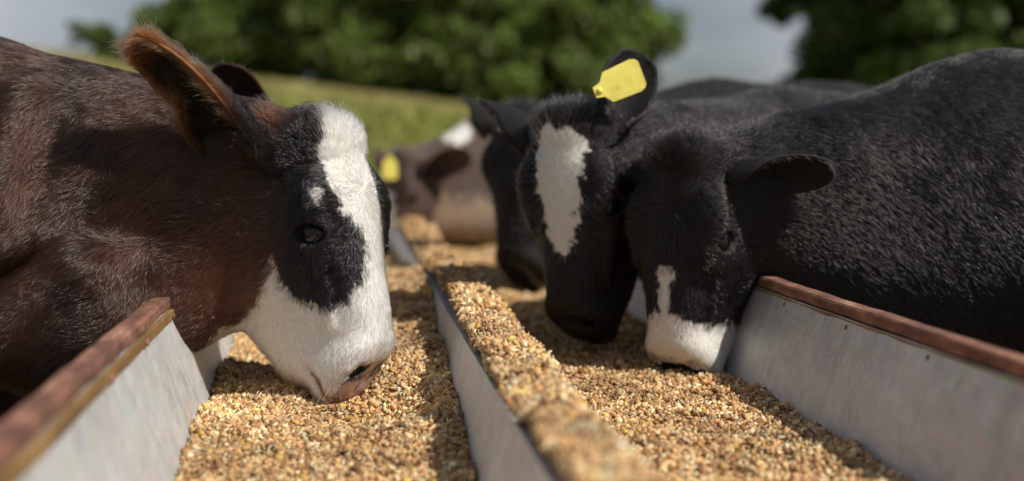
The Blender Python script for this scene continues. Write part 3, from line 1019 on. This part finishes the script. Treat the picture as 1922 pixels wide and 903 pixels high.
def feed_z(x, y):
    P = np.stack([x, y, 0 * x], -1)
    nz = .010 * fnoise(P, 3.2, 71, 3) + .004 * fnoise(P, 14, 72, 2)
    dl = np.interp(y, [.5, 1.41, 1.64, 2.2, 3, 8], [.43, .409, .398, .388, .385, .39])
    dr = np.interp(y, [.5, 1.1, 1.41, 1.79, 2.09, 2.44, 2.75, 2.9, 3.3, 3.9, 8], [.45, .43, .409, .356, .338, .300, .292, .318, .345, .36, .37])
    t = np.clip((x + .20) / .37, 0, 1) ** 1.7
    zl = H - (dl + (dr - dl) * t) + nz - .046 * bump(x, .03, .09) * bump(y, 1.73, .09) + .014 * bump(x, .03, .13) * bump(y, 1.58, .05)
    lump = .022 * np.clip(fnoise(P, 6.0, 73, 2), 0, 1)
    far = np.clip((y - 2.6) / .6, 0, 1)
    ridge = .667 + .013 * fnoise(P, 4.5, 74, 2) + lump * (.35 + far) + .02 * bump(y, 2.25, .25)
    zr0 = H - .395 + nz + .02 * bump(x, .40, .05) * (np.sin(y * 2.3) * .5 + .5)
    fall = np.clip((x - .245 - .014 * fnoise(P * np.array([0, 1, 0]), 4.0, 75, 2)) / .10, 0, 1); fall = fall * fall * (3 - 2 * fall)
    zr = ridge + (zr0 - ridge) * fall
    zr = np.where(x < .190, ridge - (.190 - x) * .5, zr)
    return np.where(x < .1795, zl, zr)


GRAIN = np.array([[.52, .32, .15], [.42, .23, .10], [.62, .43, .22], [.20, .105, .05], [.68, .55, .36], [.56, .37, .08], [.30, .16, .075], [.48, .28, .13]])


def feed_bed(name, x0, x1, y0, y1, nx, nyy, lab):
    X, Yv = np.meshgrid(np.linspace(0, 1, nx), np.linspace(y0, y1, nyy), indexing='ij')
    X = x0 + (x1 - x0) * X
    Z = feed_z(X, Yv)
    if x0 < 0:   # keep between the sloping panels
        a = XL(Z) + .002; b = XD(Z) - .002
        X = a + (X - x0) / (x1 - x0) * (np.minimum(b, .1755) - a)
        Z = feed_z(X, Yv)
        X = np.clip(X, XL(Z) + .0015, np.minimum(XD(Z), .1765) - .0015)
    Z = Z - .004
    V = np.stack([X, Yv, Z], -1).reshape(-1, 3)
    ii, jj = np.meshgrid(np.arange(nx - 1), np.arange(nyy - 1), indexing='ij'); p0 = (ii * nyy + jj).ravel()
    Fc = np.stack([p0, p0 + nyy, p0 + nyy + 1, p0 + 1], 1)
    R = np.random.default_rng(3)
    c = GRAIN[R.integers(0, 8, len(V))] * R.uniform(.5, .95, len(V))[:, None]
    return V, Fc, c


CUBE = np.array([[-1, -1, -1], [1, -1, -1], [1, 1, -1], [-1, 1, -1], [-1, -1, 1], [1, -1, 1], [1, 1, 1], [-1, 1, 1]]) * .5
CF = np.array([[0, 3, 2, 1], [4, 5, 6, 7], [0, 1, 5, 4], [1, 2, 6, 5], [2, 3, 7, 6], [3, 0, 4, 7]])
hexa = np.array([[math.cos(k * math.pi / 3) * .5, math.sin(k * math.pi / 3) * .5] for k in range(6)])


def grains(P, size, seed):
    """irregular crumbs: squashed, skewed boxes with one corner knocked in"""
    R = np.random.default_rng(seed)
    n = len(P)
    B = np.tile(CUBE, (n, 1, 1)) * R.uniform(.62, 1.15, (n, 8, 1)) + R.normal(0, .08, (n, 8, 3))
    sc = size[:, None] * np.stack([R.uniform(.75, 1.5, n), R.uniform(.6, 1.1, n), R.uniform(.28, .8, n)], 1)
    hk = R.random(n) < .07
    sc[hk] = size[hk][:, None] * np.stack([R.uniform(1.8, 3.2, hk.sum()), R.uniform(.25, .5, hk.sum()), R.uniform(.12, .25, hk.sum())], 1)
    du = R.random(n) < .22
    sc[du] *= .55
    B = B * sc[:, None, :]
    q = R.normal(size=(n, 4)); q /= np.linalg.norm(q, axis=1)[:, None]
    w, x, y, z = q.T
    M = np.stack([np.stack([1 - 2 * (y * y + z * z), 2 * (x * y - z * w), 2 * (x * z + y * w)], -1),
                  np.stack([2 * (x * y + z * w), 1 - 2 * (x * x + z * z), 2 * (y * z - x * w)], -1),
                  np.stack([2 * (x * z - y * w), 2 * (y * z + x * w), 1 - 2 * (x * x + y * y)], -1)], 1)
    B = np.einsum('nij,nkj->nki', M, B) + P[:, None, :]
    Fc = (CF[None] + (np.arange(n) * 8)[:, None, None]).reshape(-1, 4)
    ci = R.choice(8, n, p=[.23, .18, .17, .10, .09, .03, .10, .10])
    c = GRAIN[ci] * np.exp(R.normal(0, .22, n))[:, None]
    c[hk] = np.array([.66, .55, .34]) * R.uniform(.7, 1.1, (hk.sum(), 1))
    c = c * np.exp(.42 * fnoise(P, 5.0, 91, 3))[:, None]
    return B.reshape(-1, 3), Fc, np.repeat(np.clip(c, 0, .8), 8, 0)


def feed(name, x0, x1, yend, n, seed, lab):
    R = np.random.default_rng(seed)
    V, Fc, c = feed_bed(name, x0, x1, Y0 + .01, Y1 - .01, 46, 420, lab)
    ys = 1.15 if x0 < 0 else .90
    y = ys + (yend - ys) * R.random(n) ** 1.25
    x = x0 + (x1 - x0) * R.random(n)
    z = feed_z(x, y)
    if x0 < 0:
        ok = (x > XL(z) + .004) & (x < np.minimum(XD(z), .1765) - .004)
    else:
        ok = (x > .182) & (x < .602 + (z - .42) * .35 - .006)
    x, y, z = x[ok], y[ok], z[ok]
    size = R.uniform(.0036, .0088, len(x)) * np.where(R.random(len(x)) < .04, 1.4, 1)
    z = z + R.uniform(-.004, .0035, len(x))
    V2, F2, c2 = grains(np.stack([x, y, z], 1), size, seed + 1)
    V = np.concatenate([V, V2]); F3 = np.concatenate([Fc, F2 + (len(V) - len(V2))]); c = np.concatenate([c, c2])
    o = mesh_obj(name, V, F3, M_FEED, None, False, c, 'grain')
    tag(o, lab, 'feed', kind='stuff')


feed('feed', -.24, .178, 3.9, 100000, 301, 'crumbly tan grain feed filling the trough channel under the heifer')
feed('feed', .1795, .66, 3.9, 92000, 302, 'crumbly tan grain feed heaped over the divider and the channel of the black cattle')
# ------------------------------------------------------------------ the brown-black heifer eating
FACE_WHITE = [(614, 185), (606, 250), (600, 292), (614, 330), (634, 362), (641, 380), (632, 396), (656, 402), (676, 425), (686, 470), (673, 525), (646, 560),
              (615, 570), (575, 561), (542, 548), (528, 520), (518, 468), (511, 482), (501, 520), (492, 545), (472, 580), (448, 615), (404, 622), (380, 650),
              (560, 850), (840, 850), (840, 500), (700, 170)]
TUFT_WHITE = [(582, 352), (598, 340), (612, 352), (604, 372), (588, 374)]


def hero_pattern(cow, P, reg, et, es, ei, hair=False):
    n = len(P)
    r, l, d = to_head(P, cow.fr, cow.s)
    j = np.stack([fnoise(P, 55, 31, 2), fnoise(P, 55, 32, 2)], 1)
    # flat map of the near side of the face, 1245 units to the metre
    pu = 645 + P[:, 0] * 1245 + 7 * j[:, 0]
    pv = 262 + (H - P[:, 2]) * 1245 + 7 * j[:, 1]
    near = r > -.035
    head = np.clip((d + .30) / .06, 0, 1)
    col = np.tile(UMBER, (n, 1))
    nz = fnoise(P, 5, 41)[:, None]
    col = lerp(col, np.array([.040, .0155, .0095]), np.clip(.45 + .6 * nz, 0, 1))
    # russet cheek and shoulder
    ck = np.exp(-(((pu - 415) / 85) ** 2 + ((pv - 540) / 95) ** 2))[:, None]
    col = lerp(col, BROWN, np.clip(ck * 1.1, 0, 1))
    tp = np.exp(-(((pu - 535) / 45) ** 2 + ((pv - 222) / 30) ** 2))[:, None]
    col = lerp(col, BROWN * 1.2, np.clip(tp, 0, 1))
    # black about the eye and forehead
    bk = np.clip((pu - 500) / 50, 0, 1)[:, None] * head[:, None] * np.clip((pv - 215) / 30, 0, 1)[:, None] * np.clip((640 - pv) / 30, 0, 1)[:, None]
    col = lerp(col, BLACK, bk * (1 - .6 * np.clip(ck, 0, 1)))
    tuft = np.exp(-(((pu - 590) / 26) ** 2 + ((pv - 225) / 40) ** 2))[:, None]
    col = lerp(col, BLACK, np.clip(tuft * 1.2, 0, 1))
    white = np.where(near, in_poly(pu, pv, FACE_WHITE) | in_poly(pu, pv, TUFT_WHITE), False)
    far = ~near & (((l > .27) & (d > -.19)) | ((r > -.045) & (l > -.01)))
    white = (white | far) & (d > -.30) & (reg < .5)
    wc = lerp(WHITE, CREAM, np.clip((-d - .10) / .09 + .25 * nz[:, 0], 0, 1)[:, None] * .75)
    col = np.where(white[:, None], wc, col)
    # nose pad, lips, nostril, mouth line
    ar = np.abs(r)
    pad = (d > -.088) & (d < -.010) & (l > .438 - .026 * np.clip((-.010 - d) / .03, 0, 1) + .75 * np.maximum(ar - .020, 0))
    pk = lerp(PINK, BLACK * 2, np.clip(fnoise(P, 30, 51, 2) * 1.6 + 3.0 * np.clip(1 - np.hypot(ar - .037, (l - .424) * .9) / .021, 0, 1) * (d > -.055), 0, 1)[:, None])
    col = np.where((pad & (reg < .5))[:, None], pk, col)
    lip = (lip_dist(l, d) < .0032 + .0012 * j[:, 0]) & (l > .376)
    lw = np.clip(1.25 - lip_dist(l, d) / .007 + .25 * j[:, 1], 0, 1) * np.clip((l - .355) / .03, 0, 1) * (reg < .5) * .75
    col = lerp(col, PINK * np.array([.95, .8, .75]), (lw * .6)[:, None])
    col = np.where((lip & (reg < .5))[:, None], PINK * np.array([.62, .5, .48]), col)
    lid = np.exp(-(((ar - .081) / .03) ** 2 + ((l - .172) / .024) ** 2 + ((d + .036) / .03) ** 2)) > .45
    col = np.where((lid & (reg < .5))[:, None], BLACK * 1.3, col)
    # ears: russet edge hairs, with the backlit glow put into their colour
    rim = np.clip((np.abs(es) - .74) / .25, 0, 1) * np.clip((et - .35) / .25, 0, 1) + np.clip((et - .80) / .2, 0, 1)
    ec = lerp(np.tile(UMBER, (n, 1)), RUSSET, np.clip(rim, 0, 1)[:, None] * .75)
    ec = lerp(ec, BLACK * 1.2, (ei * .8 * (1 - np.clip(rim, 0, 1)))[:, None])
    col = np.where(reg[:, None] > .5, ec, col)
    # white stockings
    st = (P[:, 2] < .50 + .06 * j[:, 0]) & (np.hypot(P[:, 0] - cow.S[0] - cow.bd[0] * .12, 0) < .12)
    col = np.where(st[:, None], WHITE, col)
    return col


def hero_len(cow, P, reg, et, es, ei):
    r, l, d = to_head(P, cow.fr, cow.s)
    L = np.full(len(P), .024) * (1 + .35 * fnoise(P, 4, 61, 2))
    lift = np.full(len(P), .25)
    onhead = (d > -.26) & (l > -.05) & (reg < .5)
    hf = np.clip((d + .26) / .10, 0, 1)
    L = np.where(onhead, lerp(L, .0125, hf), L)
    face = onhead & (l > .20)
    L = np.where(face, np.interp(l, [.20, .30, .38, .43], [.0125, .0115, .0075, .003]), L)
    lift = np.where(onhead, .30, lift)
    top = onhead & (l < .07) & (d > -.12)
    L = np.where(top, .016, L); lift = np.where(top, .65, lift)
    tuf = top & (r > .008) & (r < .05)
    L = np.where(tuf, .024, L); lift = np.where(tuf, .9, lift)
    jaw = onhead & (d < -.15) & (l > .2)
    L = np.where(jaw, .014, L)
    ed = np.hypot(np.hypot(l - .172, d + .036), np.abs(np.abs(r) - .081))
    L = np.where((ed < .046) & (reg < .5), .0055, L)
    L = np.where((ed < .032) & (reg < .5), .003, L)
    L = np.where((lip_dist(l, d) < .008) & (l > .36) & (reg < .5), .0025, L)
    L = np.where(reg > .5, np.where(ei > .5, .024, .018) + .012 * np.clip((np.abs(es) - .7) / .3, 0, 1), L)
    lift = np.where(reg > .5, .55, lift)
    crest = (reg < .5) & (d < -.26) & (P[:, 2] > H + .06)
    L = np.where(crest, .028, L)
    return L, lift


def hero_dens(cow, C, rg):
    r, l, d = to_head(C, cow.fr, cow.s)
    w = np.interp(C[:, 0], [-1.3, -.85, -.7], [.06, .12, 1.0])
    w = np.where((d > -.24) & (rg < .5), 1.7, w)
    pad = (l > .425) & (d > -.10) & (d < -.01) & (rg < .5)
    w = np.where(pad, .12, w)
    ed = np.hypot(np.hypot(l - .172, d + .036), np.abs(np.abs(r) - .081))
    w = np.where((ed < .020) & (rg < .5), .0, w)
    w = np.where(C[:, 2] < .35, .15, w)
    w = np.where(rg > .5, 3.2, w)
    return w


fr = head_frame((-.004, 1.82, H + .040), math.radians(-33), math.radians(13.2))
Oh, rh, lh, dh = fr
base_n = Oh + rh * .030 + lh * .075 - dh * .085
tip_n = at(286, 62, 1.75)
base_f = Oh - rh * .070 + lh * .050 - dh * .085
ear_n = (base_n, tip_n - base_n, (-.50, -.78, -.36), np.linalg.norm(tip_n - base_n), .056, 26, 18, .005, 1.5, 2.3, (.7, 1.25, 1.25, .80, .95, 1), .66)
ear_f = (base_f, (-.55, .80, .28), (-.2, -.3, -.9), .20, .060)
hero = Cow('heifer', fr, 1.0, (-.66, 2.08, H - .10), (-1, .10), [ear_n, ear_f], hero_pattern, .0042, .014,
           extra=[((-.16, 1.93, H - .20), (-.42, 1.86, H - .30), .085, .10, .05),
                  ((-.16, 1.95, H - .06), (-.42, 2.02, H - .03), .12, .135, .06),
                  (at(330, 480, 1.86), at(170, 492, 1.80), .030, .042, .028),
                  (at(170, 492, 1.80), at(-30, 630, 1.76), .042, .046, .028),
                  (at(215, 250, 1.87), at(110, 420, 1.83), .030, .040, .030),
                  (at(90, 200, 1.90), at(20, 420, 1.80), .042, .052, .034),
                  (at(300, 545, 1.86), at(190, 620, 1.80), .034, .036, .026),
                  ((-.34, 1.80, H - .25), (-.66, 1.80, H - .36), .025, .05, .05)])
tag(hero.root, 'dark brown heifer with white blaze and muzzle eating at the near side of the trough', 'cow', 'cattle feeding at the trough')
for sg in (-1, 1):
    hero.lashes(sg)
hero.whiskers()
hero.hair(300000, hero_dens, hero_len, .00028, 3, wave=(.60, .26))

# ------------------------------------------------------------------ the other cattle
def simple_pattern(base, alt, fn):
    def pat(cow, P, reg, et, es, ei, hair=False):
        r, l, d = to_head(P, cow.fr, cow.s)
        n = len(P)
        nz = fnoise(P, 4, 141)[:, None]
        col = lerp(np.tile(base, (n, 1)), alt, np.clip(.4 + .6 * nz, 0, 1))
        j = .012 * fnoise(P, 40, 33, 2)
        col = fn(cow, P, r, l, d, j, col, reg)
        pad = (l > .432) & (d > -.11) & (d < -.012) & (reg < .5) & (np.abs(r) < .06)
        col = np.where(pad[:, None], BLACK * 2.2, col)
        rim = np.clip((np.abs(es) - .7) / .3, 0, 1)
        col = np.where(reg[:, None] > .5, lerp(np.tile(base, (n, 1)), alt * 1.6, rim[:, None]), col)
        return col
    return pat


def simple_len(cow, P, reg, et, es, ei):
    r, l, d = to_head(P, cow.fr, cow.s)
    L = np.full(len(P), .020)
    lift = np.full(len(P), .32)
    on = (d > -.24) & (l > -.05) & (reg < .5)
    L = np.where(on, np.interp(l, [.0, .08, .2, .3, .38, .43], [.028, .015, .012, .010, .006, .003]), L)
    lift = np.where(on & (l < .06), .65, lift)
    L = np.where(reg > .5, .013, L)
    ed = np.hypot(np.hypot(l - .172, d + .036), np.abs(np.abs(r) - .081))
    L = np.where((ed < .034) & (reg < .5), .004, L)
    return L, lift


def near_dens(cow, C, rg):
    r, l, d = to_head(C, cow.fr, cow.s)
    dist = np.linalg.norm(C - cow.fr[0], axis=1)
    w = np.interp(dist, [.3, .8, 1.4], [1.0, .45, .12])
    w = np.where(rg > .5, 2.6, w)
    ed = np.hypot(np.hypot(l - .172, d + .036), np.abs(np.abs(r) - .081))
    return np.where((ed < .020) & (rg < .5), 0, np.where((l > .43) & (d > -.1) & (rg < .5), .1, w))


def ear_tag(cow, c, xdir, zdir, w, h):
    """a soft plastic tag: shield with a narrow neck, a rounded lower edge and its stud"""
    xd = np.asarray(xdir, float); xd /= np.linalg.norm(xd)
    zd = np.asarray(zdir, float); zd -= xd * (zd @ xd); zd /= np.linalg.norm(zd)
    nd = np.cross(xd, zd)
    out = [(-.16, .5), (.16, .5), (.22, .34), (.46, .22), (.5, -.36), (.44, -.46), (.34, -.5), (-.34, -.5), (-.44, -.46), (-.5, -.36), (-.46, .22), (-.22, .34)]
    V = []
    for t in (-.0012, .0012):
        for x, z in out:
            V.append(np.asarray(c) + xd * x * w + zd * z * h + nd * (t + .10 * w * (x * x)))
    k = len(out)
    Fc = [tuple(range(k))[::-1], tuple(range(k, 2 * k))] + [(i, (i + 1) % k, (i + 1) % k + k, i + k) for i in range(k)]
    t = mesh_obj('ear_tag', V, Fc, M_TAG, cow.root, False, origin=cow.base)
    Vb, Fb = uv_ball(10, 6, .006)
    b = np.asarray(c) + zd * .40 * h
    mesh_obj('stud', Vb * np.array([1, 1, 1]) + b, Fb, M_TAG, None, True, origin=cow.base).parent = t
    return t


def auto_ears(fr, s, up, L=.19, W=.062):
    O, r, l, d = fr
    out = []
    for sg in (1, -1):
        base = O + (r * sg * .070 + l * .045 - d * .085) * s
        a = r * sg * .8 - l * up - d * .25
        out.append((base, a, d * .35 + l * .75 + np.array([0, -.3, 0]), L * s, W * s))
    return out


# black cow with white blaze and yellow tag
def pat_c(cow, P, r, l, d, j, col, reg):
    half = np.interp(l, [.03, .06, .12, .18, .235, .26], [.030, .046, .046, .036, .022, 0])
    blaze = (np.abs(r + .004) < half + j) & (l > .035 + j) & (l < .26) & (d > -.06)
    chin = (l > .40) & (d < -.11) & (r < -.02)
    return np.where(((blaze | chin) & (reg < .5))[:, None], WHITE, col)


O = np.array([(1050 - 645) * 2.02 / F, 2.02, H + .058])
fr = head_frame(O, math.radians(-133), math.radians(-2))
ea = auto_ears(fr, 1.0, .25)
tb = O - fr[1] * .060 + fr[2] * .040 - fr[3] * .060
ea[1] = (tb, at(1200, 112, 2.06) - tb, (-.15, -.95, -.25), np.linalg.norm(at(1200, 112, 2.06) - tb) * 1.08, .052)
cowC = Cow('cow', fr, 1.0, (1.02, 2.66, H - .16), (1, .18), ea, simple_pattern(BLACK, BLACK * 1.5, pat_c), .0056, .022)
tag(cowC.root, 'black cow with white blaze on its forehead and a yellow ear tag', 'cow', 'cattle feeding at the trough')
for sg in (-1, 1):
    cowC.lashes(sg, 80)
cowC.hair(90000, near_dens, simple_len, .00034, 5, .3, wave=(.35, .22))
ear_tag(cowC, at(1166, 152, 1.97), (.38, .05, -.92), (-.92, -.10, -.38), .058, .092)


# near black cow with white muzzle
def pat_g(cow, P, r, l, d, j, col, reg):
    white = (l > .30 + .5 * np.abs(np.abs(r) - .02) + j) & (d > -.25)
    white |= (np.abs(r) < .012 + j) & (l > .22)
    leg = P[:, 2] < .42
    return np.where(((white | leg) & (reg < .5))[:, None], WHITE, col)


O = np.array([(1275 - 645) * 1.90 / F, 1.90, H + .006])
fr = head_frame(O, math.radians(-138), math.radians(4))
cowG = Cow('cow', fr, .98, (1.20, 2.06, H - .12), (1, .06), auto_ears(fr, .98, .05, .165, .050), simple_pattern(BLACK * .9, BLACK * 1.3, pat_g), .0056, .022)
tag(cowG.root, 'black cow with a white muzzle, nearest on the far side of the double trough', 'cow', 'cattle feeding at the trough')
for sg in (-1, 1):
    cowG.lashes(sg, 80)
cowG.whiskers()
cowG.hair(170000, near_dens, simple_len, .00030, 6, .25, wave=(.40, .18))


# black cow behind
def pat_d(cow, P, r, l, d, j, col, reg):
    return np.where(((P[:, 2] < .40) & (reg < .5))[:, None], WHITE, col)


O = np.array([(962 - 645) * 2.95 / F, 2.95, H + .09])
fr = head_frame(O, math.radians(-135), math.radians(4))
cowD = Cow('cow', fr, 1.08, (1.10, 3.42, H - .10), (1, .15), auto_ears(fr, 1.08, .35), simple_pattern(BLACK, BLACK * 1.4, pat_d), .009, .026)
tag(cowD.root, 'all black cow feeding directly behind the cow with the yellow tag', 'cow', 'cattle feeding at the trough')
cowD.hair(24000, near_dens, simple_len, .0006, 7, npts=4)


# grey brown cow with yellow tag
def pat_e(cow, P, r, l, d, j, col, reg):
    nzz = fnoise(P, 5, 151, 2)
    tan = (P[:, 2] < H - .21 + 3 * j + .03 * nzz) & (d < -.14)
    col = np.where(tan[:, None], np.array([.20, .145, .10]), col)
    c = at(850, 243, 4.55)
    spot = np.hypot(P[:, 0] - c[0], (P[:, 2] - c[2]) * 1.2) < .06 + j
    bl = (np.abs(r) < .03 + j) & (l > .16) & (d > -.08)
    leg = (P[:, 2] < .55) & (np.abs(P[:, 0] - at(862, 400, 4.4)[0]) < .07)
    return np.where(((spot | bl | leg) & (reg < .5))[:, None], WHITE, col)


O = np.array([(742 - 645) * 4.3 / F, 4.3, H - .03])
fr = head_frame(O, math.radians(-140), math.radians(10))
ea = auto_ears(fr, 1.0, .30)
cowE = Cow('cow', fr, 1.0, (.66, 4.72, H - .14), (1, .25), ea, simple_pattern(np.array([.060, .040, .034]), np.array([.085, .052, .040]), pat_e), .009, .026,
           extra=[((.22, 4.35, H - .28), (.55, 4.5, H - .30), .07, .10, .05)])
tag(cowE.root, 'grey brown cow with a yellow ear tag, farthest along the trough', 'cow', 'cattle feeding at the trough')
cowE.hair(16000, near_dens, simple_len, .0008, 8, npts=4)
ear_tag(cowE, at(731, 312, 4.12), (1, .1, 0), (0, 0, 1), .055, .085)


# dark heifer beside the first one
def pat_b(cow, P, r, l, d, j, col, reg):
    bl = (np.abs(r) < .05 + j) & (l > .0) & (d > -.05)
    mz = l > .30 + j
    col = np.where(((bl | mz) & (reg < .5))[:, None], WHITE, col)
    pad = (l > .40) & (d > -.10) & (reg < .5)
    return np.where(pad[:, None], PINK, col)


O = np.array([(585 - 645) * 2.42 / F, 2.42, H + .055])
fr = head_frame(O, math.radians(-12), math.radians(24))
ea = auto_ears(fr, .92, .30)
b_ = at(505, 205, 2.34)
tp = at(428, 122, 2.26)
ea[0] = (b_, tp - b_, (-.45, -.88, .0), np.linalg.norm(tp - b_) * 1.05, .046)
cowB = Cow('heifer', fr, .92, (-.72, 2.80, H - .15), (-1, .12), ea, simple_pattern(UMBER, np.array([.03, .014, .009]), pat_b), .009, .026)
tag(cowB.root, 'dark heifer mostly hidden behind the white faced one, only ear and nose showing', 'cow', 'cattle feeding at the trough')
cowB.hair(24000, near_dens, simple_len, .0006, 9, npts=4)
